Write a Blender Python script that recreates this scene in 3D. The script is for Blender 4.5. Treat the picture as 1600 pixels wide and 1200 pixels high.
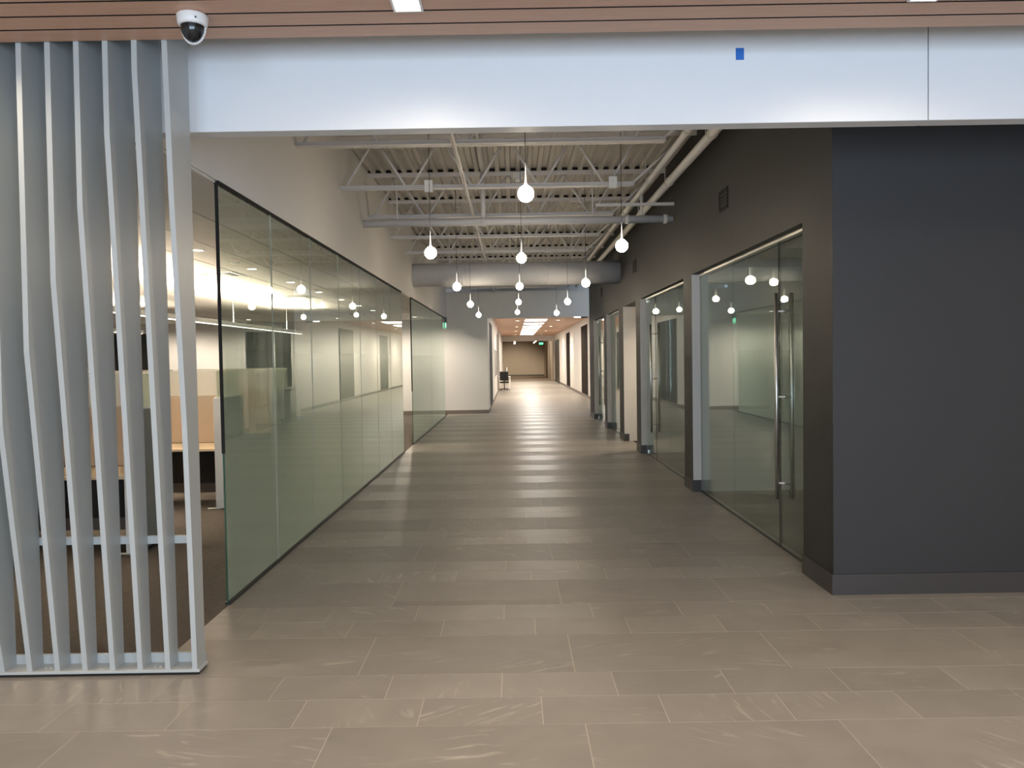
import bpy, math, random
from mathutils import Vector, Matrix
random.seed(7)
S = bpy.context.scene
for o in list(bpy.data.objects):
    bpy.data.objects.remove(o)
COL = S.collection

# ------------------------------------------------------------------ camera, world, exposure
cd = bpy.data.cameras.new('camera')
cam = bpy.data.objects.new('camera', cd)
COL.objects.link(cam)
cd.sensor_width = 36.0
cd.lens = 36.0 * 1250.0 / 1600.0
cd.clip_start = 0.05
cd.clip_end = 300
pit, rol, yaw = math.radians(1.83), math.radians(0.93), math.radians(-0.06)
fw = Vector((math.sin(yaw) * math.cos(pit), math.cos(yaw) * math.cos(pit), -math.sin(pit)))
xa = Vector((math.cos(yaw), -math.sin(yaw), 0))
ua = xa.cross(fw)
up = ua * math.cos(rol) + xa * math.sin(rol)
ri = xa * math.cos(rol) - ua * math.sin(rol)
cam.matrix_world = Matrix(((ri.x, up.x, -fw.x, 0), (ri.y, up.y, -fw.y, 0), (ri.z, up.z, -fw.z, 1.75), (0, 0, 0, 1)))
S.camera = cam

wd = bpy.data.worlds.new('daylight')
S.world = wd
wd.use_nodes = True
wd.node_tree.nodes['Background'].inputs[0].default_value = (0.62, 0.78, 1.0, 1)
wd.node_tree.nodes['Background'].inputs[1].default_value = 0.6

S.view_settings.view_transform = 'Standard'
S.view_settings.look = 'None'
S.view_settings.exposure = 0.55
S.view_settings.gamma = 1.0
S.view_settings.use_curve_mapping = False
cy = S.cycles
cy.max_bounces = 10
cy.diffuse_bounces = 5
cy.glossy_bounces = 6
cy.transparent_max_bounces = 24
cy.transmission_bounces = 6
cy.caustics_reflective = False
cy.caustics_refractive = False
cy.sample_clamp_indirect = 10.0
cy.use_denoising = True

GLOBE = 56.0        # pendant globes
PANEL = 9.5         # skylight panels of the far hall
DAY = 450.0         # lobby window (W)
DOWN = 26.0         # lobby downlights (W)
LINEAR = 200.0       # office pendant uplights


def area(name, loc, rot, sx, sy, power, color):
    l = bpy.data.lights.new(name, 'AREA')
    l.shape = 'RECTANGLE'
    l.size, l.size_y = sx, sy
    l.energy = power
    l.color = color
    o = bpy.data.objects.new(name, l)
    COL.objects.link(o)
    o.location = loc
    o.rotation_euler = rot
    return o


# daylight entering the lobby's window wall, behind the camera
area('lobby_daylight', (1.0, -4.3, 1.75), (math.pi / 2, 0, 0), 8.4, 2.6, DAY, (0.66, 0.82, 1.0))


def spot(name, loc, power, color, angle=1.9, blend=0.6, radius=0.06, rot=(0, 0, 0)):
    l = bpy.data.lights.new(name, 'SPOT')
    l.energy = power
    l.color = color
    l.spot_size = angle
    l.spot_blend = blend
    l.shadow_soft_size = radius
    o = bpy.data.objects.new(name, l)
    COL.objects.link(o)
    o.location = loc
    o.rotation_euler = rot
    return o


WARM = (1.0, 0.83, 0.62)


# ------------------------------------------------------------------ materials
def nodes(name):
    m = bpy.data.materials.new(name)
    m.use_nodes = True
    nt = m.node_tree
    nt.nodes.clear()
    return m, nt, nt.nodes.new('ShaderNodeOutputMaterial')


def N(nt, t, **kw):
    n = nt.nodes.new(t)
    for k, v in kw.items():
        setattr(n, k, v)
    return n


def plain(name, col, rough=0.5, metal=0.0, var=0.06, scale=6.0, bump=0.0, bscale=200.0, spec=0.5):
    m, nt, out = nodes(name)
    b = N(nt, 'ShaderNodeBsdfPrincipled')
    b.inputs['Roughness'].default_value = rough
    b.inputs['Metallic'].default_value = metal
    b.inputs['Specular IOR Level'].default_value = spec
    g = N(nt, 'ShaderNodeNewGeometry')
    nz = N(nt, 'ShaderNodeTexNoise')
    nz.inputs['Scale'].default_value = scale
    nz.inputs['Detail'].default_value = 4
    nt.links.new(g.outputs['Position'], nz.inputs['Vector'])
    mx = N(nt, 'ShaderNodeMix', data_type='RGBA')
    mx.inputs['A'].default_value = tuple(c * (1 - var) for c in col) + (1,)
    mx.inputs['B'].default_value = tuple(min(1, c * (1 + var)) for c in col) + (1,)
    nt.links.new(nz.outputs['Fac'], mx.inputs['Factor'])
    nt.links.new(mx.outputs['Result'], b.inputs['Base Color'])
    if bump:
        n2 = N(nt, 'ShaderNodeTexNoise')
        n2.inputs['Scale'].default_value = bscale
        nt.links.new(g.outputs['Position'], n2.inputs['Vector'])
        bp = N(nt, 'ShaderNodeBump')
        bp.inputs['Strength'].default_value = bump
        bp.inputs['Distance'].default_value = 0.002
        nt.links.new(n2.outputs['Fac'], bp.inputs['Height'])
        nt.links.new(bp.outputs['Normal'], b.inputs['Normal'])
    nt.links.new(b.outputs['BSDF'], out.inputs['Surface'])
    return m


def glow(name, col, strength):
    m, nt, out = nodes(name)
    e = N(nt, 'ShaderNodeEmission')
    e.inputs[0].default_value = col + (1,)
    e.inputs[1].default_value = strength
    nt.links.new(e.outputs[0], out.inputs['Surface'])
    return m


def fresnel(nt, ior=1.5):
    g = N(nt, 'ShaderNodeNewGeometry')
    mx = N(nt, 'ShaderNodeMix', data_type='FLOAT')
    mx.inputs['A'].default_value = ior
    mx.inputs['B'].default_value = 1.0 / ior
    nt.links.new(g.outputs['Backfacing'], mx.inputs['Factor'])
    f = N(nt, 'ShaderNodeFresnel')
    nt.links.new(mx.outputs['Result'], f.inputs['IOR'])
    return f


def glass(name, tint):
    m, nt, out = nodes(name)
    f = fresnel(nt)
    t = N(nt, 'ShaderNodeBsdfTransparent')
    t.inputs[0].default_value = tint + (1,)
    gl = N(nt, 'ShaderNodeBsdfGlossy')
    gl.inputs['Roughness'].default_value = 0.0
    gl.inputs['Color'].default_value = (0.95, 1.0, 0.97, 1)
    mx = N(nt, 'ShaderNodeMixShader')
    nt.links.new(f.outputs[0], mx.inputs[0])
    nt.links.new(t.outputs[0], mx.inputs[1])
    nt.links.new(gl.outputs[0], mx.inputs[2])
    nt.links.new(mx.outputs[0], out.inputs['Surface'])
    return m


def frosted(name, col, stops):
    """etched film that is dense at the floor and fades out with height"""
    m, nt, out = nodes(name)
    g = N(nt, 'ShaderNodeNewGeometry')
    sx = N(nt, 'ShaderNodeSeparateXYZ')
    nt.links.new(g.outputs['Position'], sx.inputs[0])
    mr = N(nt, 'ShaderNodeMapRange')
    mr.inputs['From Min'].default_value = 0.0
    mr.inputs['From Max'].default_value = 3.0
    nt.links.new(sx.outputs['Z'], mr.inputs['Value'])
    cr = N(nt, 'ShaderNodeValToRGB')
    el = cr.color_ramp.elements
    el[0].position, el[0].color = stops[0][0] / 3.0, (stops[0][1],) * 3 + (1,)
    el[1].position, el[1].color = stops[-1][0] / 3.0, (stops[-1][1],) * 3 + (1,)
    for z, v in stops[1:-1]:
        e = el.new(z / 3.0)
        e.color = (v,) * 3 + (1,)
    nt.links.new(mr.outputs[0], cr.inputs[0])
    t = N(nt, 'ShaderNodeBsdfTransparent')
    t.inputs[0].default_value = (0.93, 0.98, 0.94, 1)
    d = N(nt, 'ShaderNodeBsdfDiffuse')
    d.inputs[0].default_value = col + (1,)
    tl = N(nt, 'ShaderNodeBsdfTranslucent')
    tl.inputs[0].default_value = col + (1,)
    a = N(nt, 'ShaderNodeMixShader')
    a.inputs[0].default_value = 0.6
    nt.links.new(d.outputs[0], a.inputs[1])
    nt.links.new(tl.outputs[0], a.inputs[2])
    b = N(nt, 'ShaderNodeMixShader')
    nt.links.new(cr.outputs[0], b.inputs[0])
    nt.links.new(t.outputs[0], b.inputs[1])
    nt.links.new(a.outputs[0], b.inputs[2])
    nt.links.new(b.outputs[0], out.inputs['Surface'])
    return m


def tile_mat(name, col, r0, r1):
    m, nt, out = nodes(name)
    b = N(nt, 'ShaderNodeBsdfPrincipled')
    b.inputs['Specular IOR Level'].default_value = 0.3
    oi = N(nt, 'ShaderNodeObjectInfo')
    g = N(nt, 'ShaderNodeNewGeometry')
    ad = N(nt, 'ShaderNodeMath', operation='ADD')
    nt.links.new(oi.outputs['Random'], ad.inputs[0])
    nt.links.new(g.outputs['Random Per Island'], ad.inputs[1])
    fr = N(nt, 'ShaderNodeMath', operation='FRACT')
    nt.links.new(ad.outputs[0], fr.inputs[0])
    # per-tile shift of the stone pattern
    cb = N(nt, 'ShaderNodeCombineXYZ')
    ml = N(nt, 'ShaderNodeMath', operation='MULTIPLY')
    ml.inputs[1].default_value = 37.0
    nt.links.new(fr.outputs[0], ml.inputs[0])
    nt.links.new(ml.outputs[0], cb.inputs[2])
    va = N(nt, 'ShaderNodeVectorMath', operation='ADD')
    nt.links.new(g.outputs['Position'], va.inputs[0])
    nt.links.new(cb.outputs[0], va.inputs[1])
    n1 = N(nt, 'ShaderNodeTexNoise')
    n1.inputs['Scale'].default_value = 3.2
    n1.inputs['Detail'].default_value = 6
    n1.inputs['Distortion'].default_value = 0.6
    nt.links.new(va.outputs[0], n1.inputs['Vector'])
    # pale diagonal flecks
    an = N(nt, 'ShaderNodeMath', operation='MULTIPLY_ADD')      # vein direction differs from tile to tile
    an.inputs[1].default_value = 2.6
    an.inputs[2].default_value = -0.75
    nt.links.new(fr.outputs[0], an.inputs[0])
    vr = N(nt, 'ShaderNodeVectorRotate', rotation_type='Z_AXIS')
    nt.links.new(va.outputs[0], vr.inputs['Vector'])
    nt.links.new(an.outputs[0], vr.inputs['Angle'])
    mp = N(nt, 'ShaderNodeMapping')
    mp.inputs['Scale'].default_value = (1.5, 8.5, 1.0)
    nt.links.new(vr.outputs[0], mp.inputs['Vector'])
    n3 = N(nt, 'ShaderNodeTexNoise')
    n3.inputs['Scale'].default_value = 2.1
    n3.inputs['Detail'].default_value = 2
    nt.links.new(va.outputs[0], n3.inputs['Vector'])
    c3 = N(nt, 'ShaderNodeValToRGB')
    c3.color_ramp.elements[0].position = 0.46
    c3.color_ramp.elements[1].position = 0.66
    nt.links.new(n3.outputs['Fac'], c3.inputs[0])
    n2 = N(nt, 'ShaderNodeTexNoise')
    n2.inputs['Scale'].default_value = 2.6
    n2.inputs['Detail'].default_value = 5
    n2.inputs['Distortion'].default_value = 0.8
    nt.links.new(mp.outputs[0], n2.inputs['Vector'])
    cr = N(nt, 'ShaderNodeValToRGB')
    cr.color_ramp.elements[0].position = 0.57
    cr.color_ramp.elements[1].position = 0.74
    nt.links.new(n2.outputs['Fac'], cr.inputs[0])
    m1 = N(nt, 'ShaderNodeMix', data_type='RGBA')
    m1.inputs['A'].default_value = tuple(c * 0.80 for c in col) + (1,)
    m1.inputs['B'].default_value = tuple(c * 1.20 for c in col) + (1,)
    nt.links.new(n1.outputs['Fac'], m1.inputs['Factor'])
    tone = N(nt, 'ShaderNodeMapRange')
    tone.inputs['To Min'].default_value = 0.93
    tone.inputs['To Max'].default_value = 1.07
    nt.links.new(fr.outputs[0], tone.inputs['Value'])
    vm = N(nt, 'ShaderNodeVectorMath', operation='SCALE')
    nt.links.new(m1.outputs['Result'], vm.inputs[0])
    nt.links.new(tone.outputs[0], vm.inputs['Scale'])
    m2 = N(nt, 'ShaderNodeMix', data_type='RGBA')
    m2.inputs['B'].default_value = (0.52, 0.485, 0.43, 1)
    fm = N(nt, 'ShaderNodeMath', operation='MULTIPLY')
    fm.inputs[1].default_value = 0.75
    f2 = N(nt, 'ShaderNodeMath', operation='MULTIPLY')
    nt.links.new(cr.outputs[0], f2.inputs[0])
    nt.links.new(c3.outputs[0], f2.inputs[1])
    nt.links.new(f2.outputs[0], fm.inputs[0])
    nt.links.new(fm.outputs[0], m2.inputs['Factor'])
    nt.links.new(vm.outputs[0], m2.inputs['A'])
    nt.links.new(m2.outputs['Result'], b.inputs['Base Color'])
    rr = N(nt, 'ShaderNodeMapRange')
    rr.inputs['To Min'].default_value = r0
    rr.inputs['To Max'].default_value = r1
    nt.links.new(n1.outputs['Fac'], rr.inputs['Value'])
    nt.links.new(rr.outputs[0], b.inputs['Roughness'])
    nt.links.new(b.outputs[0], out.inputs['Surface'])
    return m


def wood_mat(name, c0, c1):
    m, nt, out = nodes(name)
    b = N(nt, 'ShaderNodeBsdfPrincipled')
    b.inputs['Roughness'].default_value = 0.42
    oi = N(nt, 'ShaderNodeObjectInfo')
    g = N(nt, 'ShaderNodeNewGeometry')
    cb = N(nt, 'ShaderNodeCombineXYZ')
    ml = N(nt, 'ShaderNodeMath', operation='MULTIPLY')
    ml.inputs[1].default_value = 23.0
    nt.links.new(oi.outputs['Random'], ml.inputs[0])
    nt.links.new(ml.outputs[0], cb.inputs[2])
    va = N(nt, 'ShaderNodeVectorMath', operation='ADD')
    nt.links.new(g.outputs['Position'], va.inputs[0])
    nt.links.new(cb.outputs[0], va.inputs[1])
    mp = N(nt, 'ShaderNodeMapping')
    mp.inputs['Scale'].default_value = (1.2, 26.0, 26.0)
    nt.links.new(va.outputs[0], mp.inputs['Vector'])
    n1 = N(nt, 'ShaderNodeTexNoise')
    n1.inputs['Scale'].default_value = 3.0
    n1.inputs['Detail'].default_value = 5
    n1.inputs['Distortion'].default_value = 0.3
    nt.links.new(mp.outputs[0], n1.inputs['Vector'])
    mx = N(nt, 'ShaderNodeMix', data_type='RGBA')
    mx.inputs['A'].default_value = c0 + (1,)
    mx.inputs['B'].default_value = c1 + (1,)
    nt.links.new(n1.outputs['Fac'], mx.inputs['Factor'])
    nt.links.new(mx.outputs['Result'], b.inputs['Base Color'])
    nt.links.new(b.outputs[0], out.inputs['Surface'])
    return m


def carpet_mat(name, c0, c1):
    m, nt, out = nodes(name)
    b = N(nt, 'ShaderNodeBsdfPrincipled')
    b.inputs['Roughness'].default_value = 0.95
    b.inputs['Specular IOR Level'].default_value = 0.1
    g = N(nt, 'ShaderNodeNewGeometry')
    mp = N(nt, 'ShaderNodeMapping')
    mp.inputs['Scale'].default_value = (8.0, 60.0, 8.0)
    nt.links.new(g.outputs['Position'], mp.inputs['Vector'])
    n1 = N(nt, 'ShaderNodeTexNoise')
    n1.inputs['Scale'].default_value = 2.0
    n1.inputs['Detail'].default_value = 8
    n1.inputs['Roughness'].default_value = 0.8
    nt.links.new(mp.outputs[0], n1.inputs['Vector'])
    cr = N(nt, 'ShaderNodeValToRGB')
    cr.color_ramp.elements[0].position = 0.35
    cr.color_ramp.elements[1].position = 0.65
    cr.color_ramp.elements[0].color = c0 + (1,)
    cr.color_ramp.elements[1].color = c1 + (1,)
    nt.links.new(n1.outputs['Fac'], cr.inputs[0])
    nt.links.new(cr.outputs[0], b.inputs['Base Color'])
    nt.links.new(b.outputs[0], out.inputs['Surface'])
    return m


M = dict(
    white=plain('white_paint', (0.71, 0.69, 0.66), 0.55, var=0.02),
    header=plain('white_panel_lacquer', (0.80, 0.81, 0.83), 0.42, var=0.015),
    soffit=plain('white_ceiling_tile', (0.72, 0.69, 0.65), 0.8, var=0.03, bump=0.2),
    deck=plain('painted_deck', (0.48, 0.455, 0.42), 0.6, var=0.05),
    steel=plain('painted_steel', (0.66, 0.64, 0.63), 0.5, var=0.04),
    pipe=plain('painted_pipe', (0.68, 0.65, 0.60), 0.45, var=0.04),
    duct=plain('galvanised_duct', (0.64, 0.64, 0.65), 0.6, 0.0, var=0.06),
    charcoal=plain('charcoal_paint', (0.022, 0.0205, 0.0205), 0.6, var=0.08, bump=0.15),
    base_dark=plain('dark_rubber_base', (0.042, 0.037, 0.034), 0.42, var=0.05),
    base_grey=plain('grey_rubber_base', (0.16, 0.13, 0.11), 0.5, var=0.05),
    black=plain('black_metal', (0.012, 0.012, 0.013), 0.4, var=0.05),
    gapdark=plain('matte_black_and_shade', (0.012, 0.010, 0.009), 0.9),  # black seals and channels, and painted shade in the deck flutes
    slat=plain('powder_coated_slat', (0.43, 0.455, 0.455), 0.38, var=0.02),
    grout=plain('pale_grout', (0.52, 0.47, 0.41), 0.8, var=0.04),
    taupe=plain('taupe_paint', (0.40, 0.34, 0.27), 0.6, var=0.03),
    doorblue=plain('grey_blue_laminate', (0.035, 0.043, 0.050), 0.7, var=0.05, spec=0.1),
    doordark=plain('dark_brown_laminate', (0.022, 0.016, 0.012), 0.8, var=0.05, spec=0.05),
    board=plain('grey_pinboard', (0.25, 0.24, 0.22), 0.6),
    chrome=plain('brushed_steel', (0.74, 0.72, 0.69), 0.34, 1.0, var=0.04),
    tape=plain('blue_tape', (0.02, 0.15, 0.55), 0.6, var=0.05),
    plastic=plain('white_plastic', (0.80, 0.80, 0.79), 0.35, var=0.01),
    dome=plain('smoked_dome', (0.012, 0.013, 0.015), 0.06, var=0.02),
    tan=plain('tan_fabric', (0.50, 0.40, 0.305), 0.9, var=0.08, scale=60, bump=0.3, bscale=500),
    greyfab=plain('grey_fabric', (0.30, 0.29, 0.27), 0.9, var=0.08, scale=60, bump=0.3, bscale=500),
    darkfab=plain('dark_panel_fabric', (0.040, 0.034, 0.030), 0.9, var=0.08),
    maple=plain('maple_laminate', (0.78, 0.62, 0.44), 0.4, var=0.05),
    screen=plain('white_screen', (0.80, 0.77, 0.70), 0.5, var=0.02),
    mesh=plain('black_chair_mesh', (0.018, 0.017, 0.016), 0.7),
    jointedge=plain('pale_glass_joint', (0.42, 0.46, 0.40), 0.3, var=0.05),
    edge=plain('green_glass_edge', (0.03, 0.09, 0.06), 0.1, var=0.05),
    windark=plain('dark_window', (0.015, 0.014, 0.013), 0.3, var=0.05),
    lino=plain('far_room_floor', (0.20, 0.15, 0.115), 0.4, var=0.05),
)
M['tile_wide'] = tile_mat('stone_tile_wide', (0.275, 0.254, 0.225), 0.39, 0.47)
M['tile_narrow'] = tile_mat('stone_tile_narrow', (0.280, 0.259, 0.229), 0.31, 0.38)
M['wood'] = wood_mat('cedar_plank', (0.47, 0.27, 0.175), (0.68, 0.42, 0.29))
M['carpet'] = carpet_mat('brown_carpet', (0.045, 0.039, 0.034), (0.150, 0.130, 0.114))
M['carpet_dark'] = carpet_mat('dark_carpet', (0.040, 0.032, 0.026), (0.085, 0.068, 0.055))
M['glass'] = glass('clear_glass', (0.93, 0.965, 0.94))
M['glass_clear'] = glass('clear_glass_front', (0.955, 0.98, 0.96))
M['frost'] = frosted('gradient_film', (0.40, 0.50, 0.44), [(0.0, 1.0), (0.7, 0.98), (1.15, 0.9), (1.5, 0.70), (1.8, 0.45), (2.2, 0.14), (2.55, 0.0)])
M['sidescreen'] = frosted('green_screen_glass', (0.84, 0.87, 0.78), [(0.0, 0.85), (3.0, 0.85)])
M['globe'] = glow('globe_glow', (1.0, 0.84, 0.64), GLOBE)
M['neckglow'] = glow('neck_glow', (1.0, 0.88, 0.72), 1.6)
M['panelglow'] = glow('panel_glow', (1.0, 0.93, 0.84), PANEL)
M['downglow'] = glow('downlight_glow', (1.0, 0.90, 0.72), 12.0)
M['canglow'] = glow('can_glow', (1.0, 0.88, 0.70), 9.0)
M['linglow'] = glow('linear_glow', (1.0, 0.86, 0.66), LINEAR)
M['lindown'] = glow('linear_down_glow', (1.0, 0.90, 0.74), 4.0)
M['exitglow'] = glow('exit_green', (0.02, 0.75, 0.30), 0.9)
M['exitletter'] = glow('exit_letters', (0.55, 1.0, 0.75), 1.6)
M['tube'] = glow('tube_glow', (1.0, 0.93, 0.82), 5.0)


# ------------------------------------------------------------------ mesh helpers
class MB:
    def __init__(s):
        s.v, s.f, s.m, s.sm = [], [], [], []

    def add(s, vs, fs, mi=0, smooth=False):
        b = len(s.v)
        s.v += [tuple(v) for v in vs]
        for k, f in enumerate(fs):
            s.f.append([b + i for i in f])
            s.m.append(mi[k] if isinstance(mi, (list, tuple)) else mi)
            s.sm.append(smooth)
        return s

    def box(s, x0, x1, y0, y1, z0, z1, mi=0):
        """mi may be six slots: -z, +z, -y, +x, +y, -x"""
        vs = [(x0, y0, z0), (x1, y0, z0), (x1, y1, z0), (x0, y1, z0), (x0, y0, z1), (x1, y0, z1), (x1, y1, z1), (x0, y1, z1)]
        fs = [(3, 2, 1, 0), (4, 5, 6, 7), (0, 1, 5, 4), (1, 2, 6, 5), (2, 3, 7, 6), (3, 0, 4, 7)]
        return s.add(vs, fs, mi)

    def bev(s, x0, x1, y0, y1, z0, z1, b, mi=0):
        """box with chamfered edges"""
        vs = []
        for z in (z0, z1):
            for (x, y) in ((x0, y0), (x1, y0), (x1, y1), (x0, y1)):
                sx = 1 if x == x0 else -1
                sy = 1 if y == y0 else -1
                sz = 1 if z == z0 else -1
                vs += [(x + sx * b, y + sy * b, z), (x + sx * b, y, z + sz * b), (x, y + sy * b, z + sz * b)]
        def i(c, k): return c * 3 + k
        fs = [(i(3, 0), i(2, 0), i(1, 0), i(0, 0)), (i(4, 0), i(5, 0), i(6, 0), i(7, 0)),
              (i(0, 1), i(1, 1), i(5, 1), i(4, 1)), (i(2, 1), i(3, 1), i(7, 1), i(6, 1)),
              (i(1, 2), i(2, 2), i(6, 2), i(5, 2)), (i(3, 2), i(0, 2), i(4, 2), i(7, 2))]
        for a, c in ((0, 1), (2, 3)):
            fs.append((i(a, 0), i(c, 0), i(c, 1), i(a, 1)))
            fs.append((i(c + 4, 0), i(a + 4, 0), i(a + 4, 1), i(c + 4, 1)))
        for a, c in ((1, 2), (3, 0)):
            fs.append((i(a, 0), i(c, 0), i(c, 2), i(a, 2)))
            fs.append((i(c + 4, 0), i(a + 4, 0), i(a + 4, 2), i(c + 4, 2)))
        for c, fl in ((0, 0), (1, 1), (2, 0), (3, 1)):
            q = (i(c, 1), i(c + 4, 1), i(c + 4, 2), i(c, 2))
            fs.append(q if not fl else q[::-1])
            fs.append((i(c, 0), i(c, 1), i(c, 2)) if not fl else (i(c, 2), i(c, 1), i(c, 0)))
            fs.append((i(c + 4, 2), i(c + 4, 1), i(c + 4, 0)) if not fl else (i(c + 4, 0), i(c + 4, 1), i(c + 4, 2)))
        return s.add(vs, fs, mi)

    def prism_x(s, prof, x0, x1, mi=0):
        n = len(prof)
        vs = [(x0, y, z) for y, z in prof] + [(x1, y, z) for y, z in prof]
        fs = [list(range(n))[::-1], list(range(n, 2 * n))]
        fs += [(k, (k + 1) % n, n + (k + 1) % n, n + k) for k in range(n)]
        return s.add(vs, fs, mi)

    def prism_z(s, prof, z0, z1, mi=0):
        n = len(prof)
        vs = [(x, y, z0) for x, y in prof] + [(x, y, z1) for x, y in prof]
        fs = [list(range(n))[::-1], list(range(n, 2 * n))]
        fs += [(k, (k + 1) % n, n + (k + 1) % n, n + k) for k in range(n)]
        return s.add(vs, fs, mi)

    def tube(s, p0, p1, r, n=10, mi=0, r1=None):
        p0, p1 = Vector(p0), Vector(p1)
        d = (p1 - p0).normalized()
        a = d.orthogonal().normalized()
        b = d.cross(a)
        r1 = r if r1 is None else r1
        vs = []
        for p, q in ((p0, r), (p1, r1)):
            for k in range(n):
                t = 2 * math.pi * k / n
                vs.append(p + a * math.cos(t) * q + b * math.sin(t) * q)
        base = len(s.v)
        s.add(vs, [(k, (k + 1) % n, n + (k + 1) % n, n + k) for k in range(n)], mi, True)
        s.add([], [], mi)
        s.f += [[base + k for k in range(n)][::-1], [base + n + k for k in range(n)]]
        s.m += [mi, mi]
        s.sm += [False, False]
        return s

    def lathe(s, prof, c, n=24, mi=0):
        """prof (r, z) about a vertical axis through c"""
        vs = []
        for r, z in prof:
            for k in range(n):
                t = 2 * math.pi * k / n
                vs.append((c[0] + r * math.cos(t), c[1] + r * math.sin(t), c[2] + z))
        fs = []
        for j in range(len(prof) - 1):
            for k in range(n):
                fs.append((j * n + k, j * n + (k + 1) % n, (j + 1) * n + (k + 1) % n, (j + 1) * n + k))
        return s.add(vs, fs, mi, True)

    def mesh(s, name):
        me = bpy.data.meshes.new(name)
        me.from_pydata(s.v, [], s.f)
        me.polygons.foreach_set('material_index', s.m)
        me.polygons.foreach_set('use_smooth', s.sm)
        me.validate()
        me.update()
        return me


def obj(name, mb, mats, parent=None, kind=None, label=None, cat=None, group=None):
    me = mb.mesh(name) if isinstance(mb, MB) else mb
    if not isinstance(mats, (list, tuple)):
        mats = [mats]
    if not me.materials:
        for m in mats:
            me.materials.append(M[m] if isinstance(m, str) else m)
    o = bpy.data.objects.new(name, me)
    COL.objects.link(o)
    if parent is not None:
        o.parent = parent
        o.matrix_parent_inverse = WORLD(parent).inverted()
    tag(o, label, cat, group, kind)
    return o


def WORLD(o):
    m = Matrix.Translation(o.location) if o.type == 'EMPTY' else o.matrix_basis.copy()
    if o.parent:
        m = WORLD(o.parent) @ o.matrix_parent_inverse @ m
    return m


def tag(o, label=None, cat=None, group=None, kind=None):
    for k, v in (('label', label), ('category', cat), ('group', group), ('kind', kind)):
        if v:
            o[k] = v
    return o


def thing(name, loc, label=None, cat=None, group=None, kind=None):
    o = bpy.data.objects.new(name, None)
    COL.objects.link(o)
    o.location = loc
    o.empty_display_size = 0.1
    return tag(o, label, cat, group, kind)


def copy_tree(o, parent=None):
    c = o.copy()
    COL.objects.link(c)
    if parent is not None:
        inv = o.matrix_parent_inverse.copy()
        c.parent = parent
        c.matrix_parent_inverse = inv
    for ch in list(o.children):
        copy_tree(ch, c)
    return c


def struct(name, mb, mats, label, parent=None):
    return obj(name, mb, mats, parent, 'structure', label)


# ------------------------------------------------------------------ layout numbers (metres; y runs down the hall)
XL, XR, XG = -2.08, 2.30, 2.41      # left glass line, right wall face, right glass line
DECK = 4.50
FAS0, FAS1 = 4.68, 4.80
YE = 25.6                            # end wall of the hall
FX0, FX1, FZ, FY = -0.78, 3.20, 3.45, 60.7   # far hall

# ------------------------------------------------------------------ floor: stone tiles in a W-N-N course pattern
PER, WW, NW = 1.24, 0.61, 0.315
floor = thing('floor', (0, 4, 0), 'grey brown stone tile floor running from the lobby down the hall', kind='structure')
sub = MB()
sub.box(-5.0, 7.0, -4.0, 4.6, -0.05, -0.0012)
sub.box(XL, 7.0, 4.6, 5.75, -0.05, -0.0012)
sub.box(XL, XG + 0.06, 5.75, YE + 0.4, -0.05, -0.0012)
sub.box(FX0, FX1, YE + 0.4, FY, -0.05, -0.0012)
obj('grout_bed', sub, 'grout', floor)


def xlim(y):
    if y < 4.62:
        return -5.0, 7.0
    if y < 5.75:
        return XL, 7.0
    if y < YE:
        return XL, XG + 0.05
    return FX0, FX1


GAP = 0.0022
tiles = []
k0 = -7
for k in range(k0, 46):
    y0 = 4.40 + PER * k
    for (a, b, pitch, off, wide) in ((0, WW, 1.21, 0.32, 1), (WW, WW + NW, 0.605, 0.12, 0), (WW + NW, PER, 0.605, 0.52, 0)):
        ya, yb = y0 + a + GAP, y0 + b - GAP
        if yb > FY or ya < -4:
            continue
        segs = [(ya, yb)]
        for cut in (4.62, 5.75):
            if ya < cut < yb:
                segs = [(ya, cut), (cut, yb)]
        if len(segs) == 2:
            la, lb = xlim(segs[0][0] + 0.01), xlim(segs[1][0] + 0.01)
        j = math.floor((-5.2 - off) / pitch)
        while off + j * pitch < 7.1:
            xa_, xb_ = off + j * pitch + GAP, off + (j + 1) * pitch - GAP
            j += 1
            for (sa, sb) in segs:
                l0, l1 = xlim((sa + sb) / 2)
                x0, x1 = max(xa_, l0), min(xb_, l1)
                if x1 - x0 > 0.02:
                    tiles.append((x0, x1, sa, sb, wide))


def inview(t):
    x0, x1, y0, y1, w = t
    y = max(y1, 0.5)
    return y1 > 3.35 and x1 > -0.66 * y and x0 < 0.66 * y and y1 > 0.5


vis = sorted([t for t in tiles if inview(t)], key=lambda t: -((t[1] - t[0]) * (t[3] - t[2])) / max(t[2], 1) ** 3)
near = set(vis[:298])
cache = {}
for t in sorted(near, key=lambda t: (t[2], t[0])):
    x0, x1, y0, y1, w = t
    key = (round(x1 - x0, 3), round(y1 - y0, 3), w)
    if key not in cache:
        mb = MB().box(0, x1 - x0, 0, y1 - y0, -0.02, 0.0)
        me = mb.mesh('tile')
        me.materials.append(M['tile_wide' if w else 'tile_narrow'])
        cache[key] = me
    o = bpy.data.objects.new('tile', cache[key])
    COL.objects.link(o)
    o.location = (x0, y0, random.uniform(-0.0003, 0.0003))
    o.parent = floor
    o.matrix_parent_inverse = Matrix.Translation(floor.location).inverted()
rest = MB()
for t in tiles:
    if t not in near:
        x0, x1, y0, y1, w = t
        rest.add([(x0, y0, 0), (x1, y0, 0), (x1, y1, 0), (x0, y1, 0)], [(0, 1, 2, 3)], 0 if w else 1)
obj('tile_field', rest, ['tile_wide', 'tile_narrow'], floor, 'stuff')

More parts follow.
